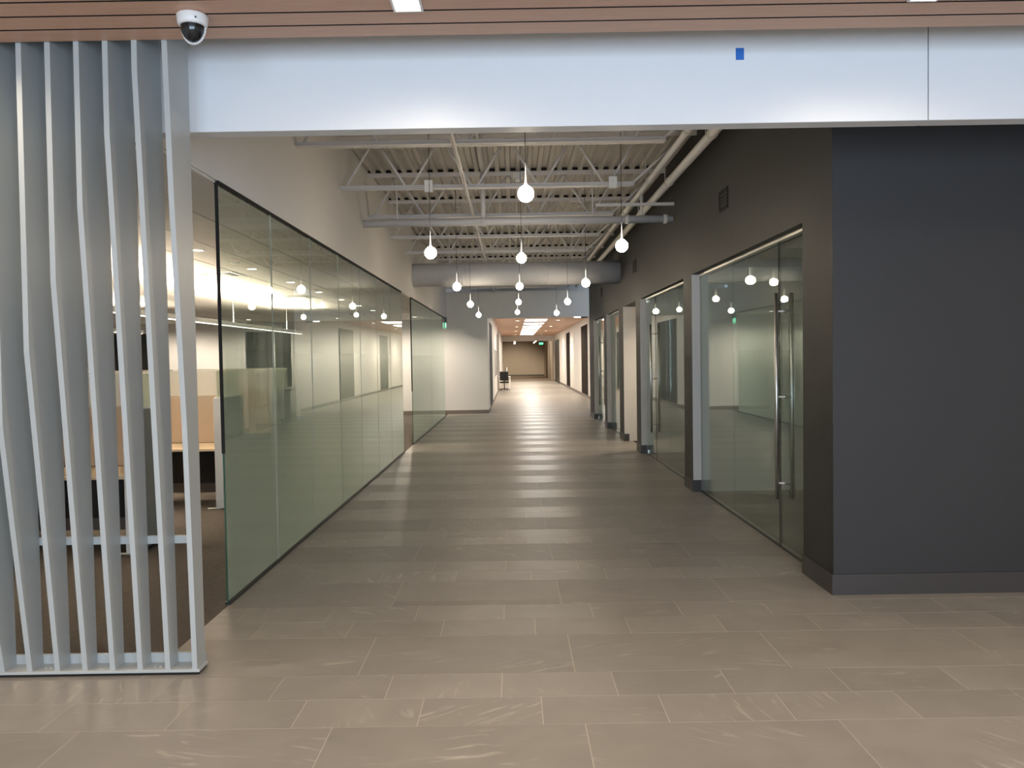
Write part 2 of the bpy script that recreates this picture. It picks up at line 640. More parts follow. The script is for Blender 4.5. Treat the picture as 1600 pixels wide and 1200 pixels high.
struct('floor', MB().box(-14, XL, 4.6, YE, -0.05, 0.0), 'carpet', 'brown streaked carpet of the open office behind the frosted glass')
struct('floor', MB().box(XG + 0.06, 6.6, 5.75, 24.0, -0.05, -0.0005), 'carpet_dark', 'dark carpet inside the glass fronted rooms on the charcoal wall side')
struct('floor', MB().box(-2.5, 6, FY, 79, -0.05, -0.001), 'lino', 'plain brown floor of the far lobby beyond the lintel')

# ------------------------------------------------------------------ lobby shell (mostly behind the camera)
struct('wall_back', MB().box(-5, -3.2, -4.2, -4.0, 0, 3.9).box(5.2, 7, -4.2, -4.0, 0, 3.9).box(-3.2, 5.2, -4.2, -4.0, 0, 0.35)
       .box(-3.2, 5.2, -4.2, -4.0, 3.1, 3.9), 'white', 'white lobby wall around its wide window')
w = thing('window_5', (1, -4.1, 0.35), 'wide mullioned lobby window that lets the daylight in', kind='structure')
for x in (-3.2, -1.1, 1.0, 3.1, 5.2):
    obj('mullion', MB().bev(x - 0.03, x + 0.03, -4.16, -4.06, 0.35, 3.1, 0.006), 'black', w)
struct('wall_left', MB().box(-5.2, -5.0, -4.2, 4.6, 0, 3.9), 'white', 'white side wall of the lobby beyond the slat screen')
struct('wall_right', MB().box(7.0, 7.2, -4.2, 6.0, 0, 4.6), 'white', 'white side wall of the lobby past the charcoal wall')
struct('wall_left', MB().box(-14, -3.72, 4.60, 4.68, 0, 3.6), 'white', 'white wall that the slat screen runs into')

# wood plank lobby ceiling, each plank its own piece
wood = thing('ceiling', (0, 4.27, 3.46), 'reddish brown wood plank ceiling of the lobby', kind='structure')
obj('backing', MB().box(-5, 7, -4, 4.262, 3.475, 3.50), 'black', wood)
PLP = 0.1545
LIGHTS = [(-0.48, 3.90), (2.02, 3.88), (-2.98, 3.90), (4.52, 3.88)]
for k in range(12):
    y1 = 4.274 - k * PLP
    y0 = y1 - PLP + 0.015
    x = -5.0
    ends = [-5.0, 7.0]
    for lx, ly in LIGHTS:
        if ly - 0.075 < y1 and ly + 0.075 > y0:
            ends += [lx - 0.074, lx + 0.074]
    ends.sort()
    solid = [(ends[i], ends[i + 1]) for i in range(0, len(ends), 2)]
    for (a, b) in solid:
        obj('plank', MB().box(a, b, y0, y1, 3.46, 3.474, (0, 0, 1, 0, 1, 0)), ['wood', 'black'], wood)  # black side faces put the shade of the joints into the colour
    if len(ends) > 2:      # the strips of the plank beside each lamp
        for lx, ly in LIGHTS:
            lo, hi = ly - 0.075, ly + 0.075
            if lo < y1 and hi > y0:
                if y0 < lo - 0.01:
                    obj('plank', MB().box(lx - 0.074, lx + 0.074, y0, lo, 3.46, 3.474), 'wood', wood)
                if y1 > hi + 0.01:
                    obj('plank', MB().box(lx - 0.074, lx + 0.074, hi, y1, 3.46, 3.474), 'wood', wood)
obj('plank_field', MB().box(-5, 7, -4, 4.274 - 12 * PLP, 3.46, 3.474), 'wood', wood, 'stuff')
struct('ceiling', MB().box(-5, 7.2, 4.262, 4.70, 3.84, 3.88), 'white', 'white lid of the slot above the slat screen')
struct('trim_1', MB().box(-5, 7, 4.255, 4.27, 3.475, 3.84), 'black', 'dark upstand along the edge of the wood ceiling')

for n, (lx, ly) in enumerate(LIGHTS):
    pos = ['square recessed downlight in the wood ceiling nearest the dome camera', 'square recessed downlight in the wood ceiling above the panel joint',
           'square recessed downlight in the wood ceiling over the slat screen', 'square recessed downlight in the wood ceiling furthest along the charcoal wall'][n]
    t = thing('recessed_downlight', (lx, ly, 3.46), pos, 'ceiling light', 'square downlights in the lobby ceiling')
    fr = MB()
    for (a, b, c, d) in ((-.073, .073, -.074, -.062), (-.073, .073, .062, .074), (-.073, -.061, -.062, .062), (.061, .073, -.062, .062)):
        fr.box(lx + a, lx + b, ly + c, ly + d, 3.452, 3.53)
    obj('trim_frame', fr, 'plastic', t)
    obj('diffuser', MB().box(lx - .061, lx + .061, ly - .062, ly + .062, 3.468, 3.474), 'downglow', t)
    spot('downlight_lamp', (lx, ly, 3.45), DOWN * 2.6, WARM, 2.9, 1.0, 0.10)

for n in range(8):  # unseen downlights added to lift the light bounced onto the lobby ceiling
    lx, ly = -2.98 + 2.5 * (n % 4), 1.45 - 2.45 * (n // 4)
    t = thing('recessed_downlight', (lx, ly, 3.46), 'added square lobby downlight behind the viewer, %s row, %s' % (['nearer', 'window side'][n // 4], ['first from the slat side', 'second from the slat side', 'third from the slat side', 'charcoal wall side'][n % 4]), 'ceiling light', 'added square downlights behind the viewer')
    obj('trim_frame', MB().bev(lx - .073, lx + .073, ly - .074, ly + .074, 3.452, 3.46, .003), 'plastic', t)
    obj('diffuser', MB().box(lx - .061, lx + .061, ly - .062, ly + .062, 3.449, 3.452), 'downglow', t)
    spot('downlight_lamp', (lx, ly, 3.44), DOWN * 4, WARM, 2.6, 0.8, 0.06)

# header fascia over the hall opening: two lacquered panels with a joint
hd = thing('wall_front', (0, FAS0, 3.09), 'white lacquered header panels hung above the hall opening', kind='structure')
for (a, b) in ((-5.0, 2.428), (2.434, 7.0)):
    obj('panel', MB().bev(a, b, FAS0, FAS1, 3.09, 3.84, 0.003), 'header', hd)
obj('tape', MB().box(1.318, 1.366, FAS0 - 0.0008, FAS0 - 0.0001, 3.452, 3.52), 'tape')
tp = COL.objects['tape']
tp.name = 'painters_tape'
tp.location = (0, 0, 0)
tag(tp, 'small scrap of blue tape stuck on the white header panel', 'tape')

# ------------------------------------------------------------------ slat screen
scr = thing('slat_screen', (-2.6, 4.5, 0), 'pale grey screen of bent upright slats at the entrance of the hall', 'screen')
kz = [3.62, 3.30, 2.97, 2.59, 2.20, 1.83, 1.43, 1.03, 0.65, 0.65, 1.03, 1.43]
for k in range(12):
    x0 = -1.829 - 0.1555 * k
    z = kz[k]
    ft = 4.270 + 0.030 * max(0, (3.8 - z)) / 2.2
    prof = [(4.56, 0.03), (4.452, 0.03), (4.270 if z < 3.7 else 4.28, z), (max(ft, 4.28), 3.84), (4.56, 3.84)]
    if k == 0:
        prof = [(4.56, 0.03), (4.445, 0.03), (4.40, 1.4), (4.315, 2.67), (4.283, 3.45), (4.283, 3.84), (4.56, 3.84)]
    obj('slat', MB().prism_x(prof[::-1], x0, x0 + 0.029), 'slat', scr)
obj('base_plate', MB().bev(-3.72, -1.786, 4.44, 4.575, 0.016, 0.032, 0.002), 'slat', scr)
obj('base_shim', MB().box(-3.72, -1.796, 4.452, 4.57, 0.0, 0.016), 'gapdark', scr, label='black strip under the base plate')
obj('bottom_rail', MB().box(-3.72, -1.80, 4.562, 4.58, 0.031, 0.085), 'slat', scr)
obj('cross_rail', MB().box(-2.76, -1.815, 4.562, 4.585, 0.72, 0.764), 'slat', scr)
for k in range(0, 12):
    xx = -1.90 - 0.1555 * k
    if k in (1, 5):
        obj('floor_bolt', MB().tube((xx, 4.49, 0.03), (xx, 4.49, 0.036), 0.008, 8).tube((xx + .03, 4.49, 0.03), (xx + .03, 4.49, 0.036), 0.008, 8), 'chrome', scr)

# ------------------------------------------------------------------ dome camera
cx, cyy = -1.545, 3.985
t = thing('security_camera', (cx, cyy, 3.46), 'white dome camera with smoked bubble under the wood ceiling', 'camera')
obj('housing', MB().lathe([(0.001, 0.0), (0.072, 0.0), (0.075, -0.006), (0.071, -0.040), (0.066, -0.050), (0.060, -0.053), (0.001, -0.053)], (cx, cyy, 3.458), 32), 'plastic', t)
prof = [(0.057 * math.cos(a), -0.053 - 0.074 * math.sin(a)) for a in [math.pi / 2 * i / 10 for i in range(10)]] + [(0.001, -0.127)]
obj('bubble', MB().lathe(prof, (cx, cyy, 3.458), 32), 'dome', t)
yk = []
rm = MB()
for i in range(17):
    a = math.pi * i / 16
    yk.append((cx + 0.0575 * math.cos(a), cyy + 0.012, 3.405 - 0.079 * math.sin(a)))
for a, b in zip(yk, yk[1:]):
    rm.tube(a, b, 0.006, 6)
obj('yoke', rm, 'plastic', t)
obj('lock_screw', MB().tube((cx + 0.04, cyy - 0.062, 3.425), (cx + 0.041, cyy - 0.068, 3.425), 0.004, 8), 'black', t)

# ------------------------------------------------------------------ left side: bulkhead and frosted glass
struct('wall_left', MB().box(XL - 0.14, XL, FAS1, YE, 3.05, DECK + 0.04), 'white', 'white bulkhead above the frosted glass wall')


def glass_run(name, y0, y1, joints, label, z1=3.035):
    t = thing(name, (XL, (y0 + y1) / 2, 0), label, kind='structure')
    ys = [y0] + joints + [y1]
    for a, b in zip(ys, ys[1:]):
        b2 = b - 0.003 if b < y1 else b
        obj('glass_pane', MB().box(XL - 0.012, XL, a, b2, 0.012, z1, (2, 2, 2 if a == y0 else 3, 0, 3, 1)), ['glass_clear', 'frost', 'edge', 'jointedge'], t)
    obj('head_channel', MB().box(XL - 0.03, XL + 0.012, y0 - 0.002, y1, z1 - 0.006, z1 + 0.013), 'gapdark', t, label='black head channel')
    obj('sill_channel', MB().box(XL - 0.025, XL + 0.012, y0 + 0.004, y1, 0.0, 0.022), 'black', t, label='black floor channel')
    obj('edge_seal', MB().box(XL - 0.018, XL + 0.006, y0 - 0.007, y0 - 0.001, 1.1, z1), 'gapdark', t)
    return t


glass_run('window_1', 5.73, 15.13, [6.99, 8.33, 9.67, 11.01, 12.35, 13.69], 'long frameless glass wall with green frosted film fading upwards')
glass_run('window_2', 16.55, 24.45, [20.5], 'shorter frosted glass wall beyond the gap, with the exit sign at its end')

# open office shell
struct('wall_left', MB().box(-14.2, -14, 4.6, YE, 0, 3.2), 'white', 'white side wall at the far edge of the open office')
# end wall across the office and hall, with the opening to the far hall
struct('wall_back', MB().box(-14.2, FX0, YE, YE + 0.35, 0, 3.9).box(FX0, 4.0, YE, YE + 0.35, 3.05, 3.9)
       .box(2.75, 4.0, YE, YE + 0.35, 0, 3.05), 'white', 'white end wall with the wide opening to the far hall')
struct('wall_back', MB().box(XL - 0.2, 2.6, 26.7, 26.8, 3.8, DECK + 0.1).box(XL - .2, 2.6, YE + .35, 26.7, 3.86, 3.9), 'white', 'white upper wall set back above the end wall')
struct('trim_2', MB().box(XL, XR, YE - 0.025, YE, 3.84, 3.90), 'steel', 'grey ledge along the top of the end wall')
struct('baseboard_back', MB().box(-14, FX0, YE - 0.012, YE, 0, 0.12), 'base_grey', 'grey rubber base along the white end wall')
# dark windows in that end wall
for n, (xa_, xb_) in enumerate(((-8.52, -7.06), (-13.25, -11.55))):
    t = thing('window_%d' % (6 + n), ((xa_ + xb_) / 2, YE, 1.0), ['dark interior window in the end wall seen through the clear top of the glass',
              'dark interior window in the end wall seen between the slats'][n], kind='structure')
    xm = xa_ + 0.62 * (xb_ - xa_)
    obj('pane', MB().box(xa_, xm - .04, YE - 0.02, YE - 0.005, 0.95, 2.73), 'windark', t)
    obj('pane', MB().box(xm + .04, xb_, YE - 0.02, YE - 0.005, 0.95, 2.73), 'windark', t)
    obj('window_frame', MB().box(xa_ - .06, xb_ + .06, YE - 0.04, YE, 2.73, 2.81).box(xa_ - .06, xb_ + .06, YE - .04, YE, .88, .95)
        .box(xa_ - .06, xa_, YE - .04, YE, .95, 2.73).box(xb_, xb_ + .06, YE - .04, YE, .95, 2.73).box(xm - .04, xm + .04, YE - .04, YE, .95, 2.73), 'white', t)

# office ceiling: suspended tiles, each one a piece
oc = thing('ceiling', (-8, 15, 3.03), 'suspended tile ceiling of the open office', kind='structure')
obj('ceiling_void', MB().box(-14, XL - 0.14, FAS1, YE, 3.055, 3.075), 'gapdark', oc)
xs = [XL - 0.004, -2.676, -3.28, -3.88, -4.475] + [-4.475 - 0.6 * i for i in range(1, 16)] + [-14.0]
tc = {}
nt_ = 0
for a, b in zip(xs, xs[1:]):
    y = FAS1 + 0.002
    while y < YE:
        y2 = min(y + 2.4, YE)
        key = (round(a - b, 3), round(y2 - y, 3))
        if key not in tc:
            me = MB().bev(0, a - b - 0.016, 0, y2 - y - 0.003, 0, 0.02, 0.003).mesh('ceiling_tile')
            me.materials.append(M['soffit'])
            tc[key] = me
        o = bpy.data.objects.new('ceiling_tile', tc[key])
        COL.objects.link(o)
        o.location = (b + 0.008, y, 3.03)
        o.parent = oc
        o.matrix_parent_inverse = Matrix.Translation(oc.location).inverted()
        y = y2

# ------------------------------------------------------------------ right side: charcoal wall, piers, glass rooms
T = ['charcoal', 'white']
struct('wall_right', MB().box(XR, 7.0, 5.75, 6.0, 0, DECK + .04).box(XR, 2.55, 6.0, 6.34, 0, 2.78), T, 'charcoal wall turning the corner from the lobby into the hall')
struct('wall_right', MB().box(XR, XR + 0.25, 6.0, 23.8, 2.78, DECK + .04), T, 'charcoal bulkhead above the glass rooms')
piers = [(10.24, 10.73), (14.38, 14.87), (16.56, 17.22), (19.50, 20.0), (22.55, 23.8)]
desc = ['charcoal pier between the two nearest glass rooms', 'charcoal pier on the near side of the side passage', 'charcoal pier on the far side of the side passage',
        'charcoal pier between the two furthest glass rooms', 'charcoal pier at the end of the hall']
for (a, b), d in zip(piers, desc):
    struct('wall_right', MB().box(XR, 2.56, a, b, 0, 2.78, (0, 0, 1, 1, 1, 0)), T, d)
    struct('baseboard_right', MB().prism_z([(XR - .012, a - .012), (2.40, a - .012), (2.40, a), (XR, a), (XR, b), (XR - .012, b)], 0, 0.15), 'base_dark', 'dark rubber base wrapped round the ' + d)
struct('baseboard_right', MB().prism_z([(XR - .014, 5.736), (7.0, 5.736), (7.0, 5.75), (XR, 5.75), (XR, 6.34), (XR - .014, 6.34)], 0, 0.15), 'base_dark',
       'dark rubber base round the corner of the charcoal wall')
struct('wall_right', MB().box(2.56, 6.6, 10.24, 10.60, 0, 2.9), 'white', 'white partition behind the nearest glass room')
struct('wall_right', MB().box(2.56, 6.6, 14.42, 14.87, 0, 2.9), 'white', 'white partition behind the second glass room')
struct('wall_right', MB().box(2.56, 6.6, 16.60, 17.1, 0, 2.9), 'white', 'white wall of the side passage')
struct('wall_right', MB().box(2.56, 6.6, 19.55, 19.95, 0, 2.9), 'white', 'white partition behind the third glass room')
struct('wall_right', MB().box(2.56, 6.6, 22.9, 23.8, 0, 2.9), 'white', 'white partition behind the last glass room')
struct('wall_right', MB().box(6.6, 6.8, 6.0, 23.8, 0, 2.9), 'white', 'white rear wall of the glass rooms')
struct('ceiling', MB().box(2.55, 6.6, 6.0, 23.8, 2.86, 2.92), 'white', 'flat white ceiling over the glass rooms')
struct('baseboard_right', MB().box(2.56, 6.6, 16.588, 16.60, 0, 0.12), 'white', 'white base along the side passage wall')


def pane_r(t, a, b, name='glass_pane'):
    return obj(name, MB().box(XG - 0.006, XG + 0.006, a, b, 0.012, 2.765), ['glass'], t)


def rails_r(t, a, b):
    obj('head_channel', MB().box(XG - 0.03, XG + 0.03, a, b, 2.752, 2.78), 'chrome', t)
    obj('sill_channel', MB().box(XG - 0.012, XG + 0.012, a, b, 0.0, 0.014), 'black', t)


def room_front(n, a, b, joints, door, hinge_far, label, dlabel):
    """fixed panes plus one frameless glass door (door = (y0, y1))"""
    t = thing('window_%d' % n, (XG, (a + b) / 2, 0), label, kind='structure')
    rails_r(t, a, b)
    ys = sorted(set([a, b] + joints + list(door)))
    for p, q in zip(ys, ys[1:]):
        if abs(p - door[0]) < 1e-6 and abs(q - door[1]) < 1e-6:
            continue
        pane_r(t, p + (0.003 if p > a else 0), q - (0.003 if q < b else 0))
    d = thing('door_%d' % (n - 2), (XG, (door[0] + door[1]) / 2, 0), dlabel, kind='structure')
    pane_r(d, door[0] + 0.003, door[1] - 0.003, 'glass_leaf')
    hy = door[0] if not hinge_far else door[1]
    s = 1 if not hinge_far else -1
    ey = door[1] - .006 if not hinge_far else door[0] - .006
    obj('edge_seal', MB().box(XG - .007, XG + .007, ey, ey + .012, 0.012, 2.75), 'gapdark', d)
    obj('floor_hinge', MB().bev(XG - 0.018, XG + 0.018, min(hy + s * .02, hy + s * .14), max(hy + s * .02, hy + s * .14), 0.012, 0.075, 0.004), 'chrome', d)
    obj('top_hinge', MB().bev(XG - 0.018, XG + 0.018, min(hy + s * .02, hy + s * .14), max(hy + s * .02, hy + s * .14), 2.69, 2.75, 0.004), 'chrome', d)
    ly = door[1] - 0.12 if not hinge_far else door[0] + 0.09
    h = obj('pull_handle', MB().tube((XG - 0.07, ly, 0.46), (XG - 0.07, ly, 2.29), 0.0165, 14), 'chrome', d)
    obj('grip_bar', MB().tube((XG + 0.07, ly, 0.46), (XG + 0.07, ly, 2.29), 0.0165, 14), 'chrome', h)
    for z in (0.60, 1.37, 2.13):
        obj('standoff', MB().tube((XG - 0.06, ly, z), (XG + 0.06, ly, z), 0.010, 10).tube((XG - .014, ly, z), (XG + .014, ly, z), 0.017, 12), 'chrome', h)
    return t


room_front(3, 6.34, 10.24, [8.72], (6.34, 7.22), False, 'fixed clear glass panes of the nearest room in the charcoal wall', 'frameless glass door of the nearest room with tall steel pull bars')
room_front(4, 10.73, 14.38, [12.25], (13.45, 14.38), True, 'fixed clear glass panes of the room after the first charcoal pier', 'frameless glass door beside the side passage with tall pull bars')
t = thing('window_8', (XG, 18.3, 0), 'clear glass pane just beyond the side passage', kind='structure')
rails_r(t, 17.22, 19.5)
pane_r(t, 17.22, 19.5)
room_front(6 + 3, 20.0, 22.55, [], (21.5, 22.55), True, 'clear glass pane of the room at the end of the charcoal wall', 'frameless glass door of the room at the end of the charcoal wall')

t = thing('recessed_downlight', (3.6, 15.7, 2.86), 'added round downlight in the ceiling of the side passage', 'ceiling light')  # unseen lamp added to brighten the side passage
obj('trim_ring', MB().lathe([(.062, -.004), (.085, -.004), (.088, 0), (.062, .0)], (3.6, 15.7, 2.86), 20), 'plastic', t)
obj('lens', MB().lathe([(.001, -.001), (.063, -.001), (.063, .0)], (3.6, 15.7, 2.858), 20), 'canglow', t)
spot('passage_fill', (3.6, 15.7, 2.82), 110, WARM, 2.7, 0.8, 0.06)

# small black grilles on the charcoal bulkhead
for (y, z, lab) in ((8.66, 3.42, 'small black vent grille high on the charcoal wall, nearest the lobby'), (14.91, 3.42, 'small black vent grille on the charcoal wall near the big round duct'),
                    (20.45, 3.40, 'small black vent grille on the charcoal wall near the end wall')):
    t = thing('vent_grille', (XR, y, z), lab, 'vent', 'vent grilles on the charcoal wall')
    f = MB()
    for (a, b, c, d) in ((-.17, .17, -.11, -.09), (-.17, .17, .09, .11), (-.17, -.15, -.09, .09), (.15, .17, -.09, .09)):
        f.box(XR - .010, XR, y + a, y + b, z + c, z + d)
    obj('frame', f, 'gapdark', t)
    for i in range(5):
        zz = z - 0.075 + i * 0.0375
        obj('louver', MB().prism_x([(0, 0), (0, 0)], 0, 0) if False else MB().box(XR - .008, XR - .001, y - .15, y + .15, zz - .008, zz + .008), 'gapdark', t)

# ------------------------------------------------------------------ open ceiling: deck, joists
dk = MB()
prof = []
x = XL - 0.1
while x < XR + 0.2:
    prof += [(x, DECK), (x + 0.055, DECK), (x + 0.068, DECK + 0.045), (x + 0.139, DECK + 0.045)]
    x += 0.152
vs = [(px, FAS1 - .02, pz) for px, pz in prof] + [(px, 26.8, pz) for px, pz in prof]
n = len(prof)
dk.add(vs, [(i, i + 1, n + i + 1, n + i) for i in range(n - 1)])
deck = struct('ceiling', dk, 'deck', 'painted corrugated metal deck above the open hall')
struct('ceiling', MB().box(XL - .2, 7.2, 4.70, 5.75, DECK + .05, DECK + .1).box(XL - .2, 2.6, 5.75, 26.8, DECK + .05, DECK + .1)
       .box(2.5, 7.2, 4.7, 5.75, DECK - .02, DECK + .05), 'deck', 'roof lid over the metal deck')
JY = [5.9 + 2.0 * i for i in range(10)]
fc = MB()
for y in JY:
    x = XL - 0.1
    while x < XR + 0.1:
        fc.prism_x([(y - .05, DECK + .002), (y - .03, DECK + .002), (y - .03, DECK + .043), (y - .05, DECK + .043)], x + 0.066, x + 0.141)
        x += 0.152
obj('flute_shade', fc, 'gapdark', deck, 'stuff')  # dark blocks stand in for the shade in the flutes above each joist

ordn = ['just inside the header', 'second', 'third', 'fourth', 'fifth', 'sixth', 'seventh', 'eighth', 'ninth', 'tenth']
proto = None


def make_joist(y):
    t = thing('roof_joist', (0, y, DECK), None, 'roof joist', 'open web joists under the metal deck')
    def angle(x0, x1, zc, up_):
        m = MB()
        for s in (-1, 1):
            z2 = zc + 0.05 * up_
            m.box(x0, x1, min(y + s * .012, y + s * .018), max(y + s * .012, y + s * .018), min(zc, z2), max(zc, z2))
            m.box(x0, x1, min(y + s * .018, y + s * .062), max(y + s * .018, y + s * .062), min(zc, zc + .006 * up_), max(zc, zc + .006 * up_))
        return m
    obj('top_chord', angle(XL, XR, DECK - 0.001, -1), 'steel', t)
    obj('bottom_chord', angle(XL, 1.53, 3.845, 1), 'steel', t)
    nodes_b = [-2.05 + 0.81 * i for i in range(5)]
    for xb in nodes_b:
        for dx in (-0.405, 0.405):
            xt = xb + dx
            if xt < XL:
                continue
            obj('web_bar', MB().tube((xb + (0.03 if dx > 0 else -0.03), y, 3.87), (xt, y, DECK - .03), 0.0155, 8), 'steel', t)
    obj('web_bar', MB().tube((1.50, y, 3.87), (2.18, y, DECK - .03), 0.0155, 8), 'steel', t)
    return t


proto = make_joist(JY[0])
for i, y in enumerate(JY):
    j = proto if i == 0 else copy_tree(proto)
    j.location = (0, y, DECK)
    j['label'] = ('white open web roof joist just inside the white header' if i == 0 else
                  'white open web roof joist, %s one behind the white header' % ordn[i]) if i < 9 else 'white open web roof joist, last one before the end wall'
bridge = obj('bridging_bar', MB().box(-0.55, -0.515, 5.6, 25.5, 3.838, 3.844).box(-0.55, -0.545, 5.6, 25.5, 3.81, 3.838), 'steel')
tag(bridge, 'long white bridging angle running across under the joists', 'bridging bar')

# pipes
t = thing('sprinkler_pipe', (0, 11.4, 3.69), 'thick white sprinkler main crossing the hall below the joists', 'pipe')
obj('pipe', MB().tube((XL, 11.4, 3.69), (XR, 11.4, 3.69), 0.055, 20), 'steel', t)
for x in (-0.38, 1.66, 2.2):
    obj('coupling', MB().tube((x - .03, 11.4, 3.69), (x + .03, 11.4, 3.69), 0.066, 16), 'steel', t)
obj('riser_pipe', MB().tube((-0.38, 11.4, 3.69), (-0.38, 11.4, 4.42), 0.033, 14).tube((-0.38, 4.85, 4.42), (-0.38, 11.43, 4.42), 0.033, 14), 'steel', t)
for x in (-1.6, 1.17):
    obj('hanger_rod', MB().tube((x, 11.4, 3.74), (x, 11.4, DECK), 0.012, 8), 'steel', t)
obj('cross_strut', MB().box(1.2, XR, 11.28, 11.32, 3.86, 3.90), 'steel', t)
for (nm, x, z, r, lab) in (('conduit_pipe', 2.12, 4.06, 0.052, 'fat cream pipe running along the top of the charcoal wall'),
                           ('conduit_pipe', 1.86, 4.09, 0.036, 'slimmer cream pipe running beside the fat one along the charcoal wall')):
    t = thing(nm, (x, 15, z), lab, 'pipe')
    obj('pipe', MB().tube((x, FAS1 + .02, z), (x, 26.0, z), r, 16), 'pipe', t)
    for y in (6.2, 8.4, 10.7, 13.0, 15.0):
        obj('coupling', MB().tube((x, y - .03, z), (x, y + .03, z), r + 0.009, 14), 'pipe', t)
        obj('hanger_rod', MB().tube((x, y + .3, z + r), (x, y + .3, DECK + .02), 0.006, 6), 'steel', t)
for (x, y, z, lab) in ((1.28, 9.86, 3.36, ''),):
    pass
# branch drops that tie the slim pipe to the main
for (y, lab) in ((11.4, 'short white drop pipe from the slim pipe to the sprinkler main'),):
    o = obj('drop_pipe', MB().tube((1.86, 11.4, 3.745), (1.86, 11.4, 4.06), 0.022, 10), 'pipe')
    tag(o, lab, 'pipe')
for (y, z0, lab) in ((9.9, 3.90, 'white rod hung from the joist bottom chord beside the bulb'),):
    pass

# round duct
t = thing('round_duct', (0.1, 17.07, 3.545), 'large round grey duct crossing the hall near its end', 'duct')
obj('duct', MB().tube((XL, 17.07, 3.545), (XR, 17.07, 3.545), 0.245, 40), 'duct', t)
for x in (-1.0, 0.78):
    obj('seam_band', MB().tube((x - .01, 17.07, 3.545), (x + .01, 17.07, 3.545), 0.249, 40), 'duct', t)
for x in (-1.3, 1.3):
    obj('hanger_strap', MB().box(x - .012, x + .012, 17.068, 17.072, 3.785, DECK), 'steel', t)

# junction boxes and sprinkler heads
for (x, y, z, lab) in ((-0.985, 9.80, 3.86, 'small white junction box on a joist left of the centre bulbs'), (1.255, 9.80, 3.87, 'small white junction box on a joist beside the cream pipes')):
    t = thing('junction_box', (x, y, z), lab, 'junction box')
    obj('box_body', MB().bev(x - .05, x + .05, y - .03, y + .035, z - .07, z + .07, .005), 'plastic', t)
    obj('cover_screw', MB().tube((x, y - .034, z + .01), (x, y - .03, z + .01), .008, 8), 'steel', t)
t = thing('occupancy_sensor', (0.125, 11.85, 4.44), 'white square sensor under the deck above the nearest bulb', 'sensor')
obj('mounting_box', MB().bev(0.055, 0.195, 11.75, 11.86, 4.38, 4.47, .006), 'plastic', t)
obj('sensor_head', MB().lathe([(.001, -.05), (.04, -.045), (.055, -.02), (.03, 0)], (0.125, 11.80, 4.38), 16), 'plastic', t)
for (x, y, lab) in ((-0.83, 12.9, 'sprinkler head under the deck left of the bridging bar'), (1.12, 13.0, 'sprinkler head under the deck right of the centre bulbs'),
                    (-0.20, 17.4, 'sprinkler head under the deck above the round duct')):
    t = thing('fire_sprinkler', (x, y, 4.3), lab, 'sprinkler', 'sprinkler heads under the deck')
    obj('drop', MB().tube((x, y, 4.22), (x, y, DECK + .02), .013, 8), 'pipe', t)
    obj('deflector', MB().lathe([(.001, 0), (.045, 0), (.045, .008), (.02, .02), (.02, .05), (.001, .05)], (x, y, 4.18), 16), 'pipe', t)
    obj('branch_arm', MB().tube((x - .16, y, 4.27), (x + .16, y, 4.27), .012, 8), 'pipe', t)

# ------------------------------------------------------------------ pendant globes
R = 0.064


def make_pendant(x, y, z):
    t = thing('pendant_lamp', (x, y, z), None, 'pendant lamp', 'glowing globe pendants of the hall')
    pr = []
    for i in range(15):
        a = -math.pi / 2 + math.pi * i / 16
        pr.append((max(0.0008, R * math.cos(a)), R * math.sin(a)))
    pr = [p for p in pr if p[1] < 0.056]
    neck = [(0.026, 0.0605), (0.0155, 0.071), (0.0095, 0.088), (0.0068, 0.115), (0.005, 0.15), (0.0038, 0.185), (0.003, 0.205)]
    obj('globe', MB().lathe(pr + [(0.026, 0.0605), (0.022, 0.0645)], (x, y, z), 28), 'globe', t)
    obj('neck', MB().lathe([(0.022, 0.0640)] + neck[1:], (x, y, z), 16), 'neckglow', t)
    obj('cord_grip', MB().lathe([(0.0034, 0.203), (0.0042, 0.206), (0.0042, 0.235), (0.0032, 0.24)], (x, y, z), 12), 'plastic', t)
    obj('cord', MB().tube((x, y, z + 0.23), (x, y, 4.5), 0.0032, 6), 'black', t)
    return t


pos = [(0.125 + 0.012 * min(i, 3), 6.28 + 4.0 * i, 3.03, 'middle') for i in range(5)]
pos += [(-0.855, 8.58 + 4.05 * i, 2.89, 'left') for i in range(4)]
pos += [(1.145, 8.28 + 4.05 * i, 2.89, 'right') for i in range(4)]
nth = ['nearest', 'second nearest', 'third nearest', 'fourth nearest', 'furthest']
p0 = None
for x, y, z, row in pos:
    i = round((y - 6.28) / 4.0) if row == 'middle' else round((y - 8.4) / 4.05)
    if p0 is None:
        p0 = make_pendant(x, y, z)
        o = p0
    else:
        o = copy_tree(p0)
        for c in o.children:      # cords of the lower rows are longer
            if c.name.startswith('cord') and 'grip' not in c.name and row != 'middle':
                me = MB().tube((pos[0][0], pos[0][1], pos[0][2] + 0.23), (pos[0][0], pos[0][1], 4.64), 0.0032, 6).mesh('cord')
                me.materials.append(M['black'])
                c.data = me
        o.location = (x, y, z)
    q = nth[i] if not (row != 'middle' and i == 3) else 'furthest'
    side = {'middle': 'middle row of the hall', 'left': 'row beside the frosted glass', 'right': 'row beside the charcoal wall'}[row]
    o['label'] = 'glowing teardrop globe pendant, %s in the %s' % (q, side)

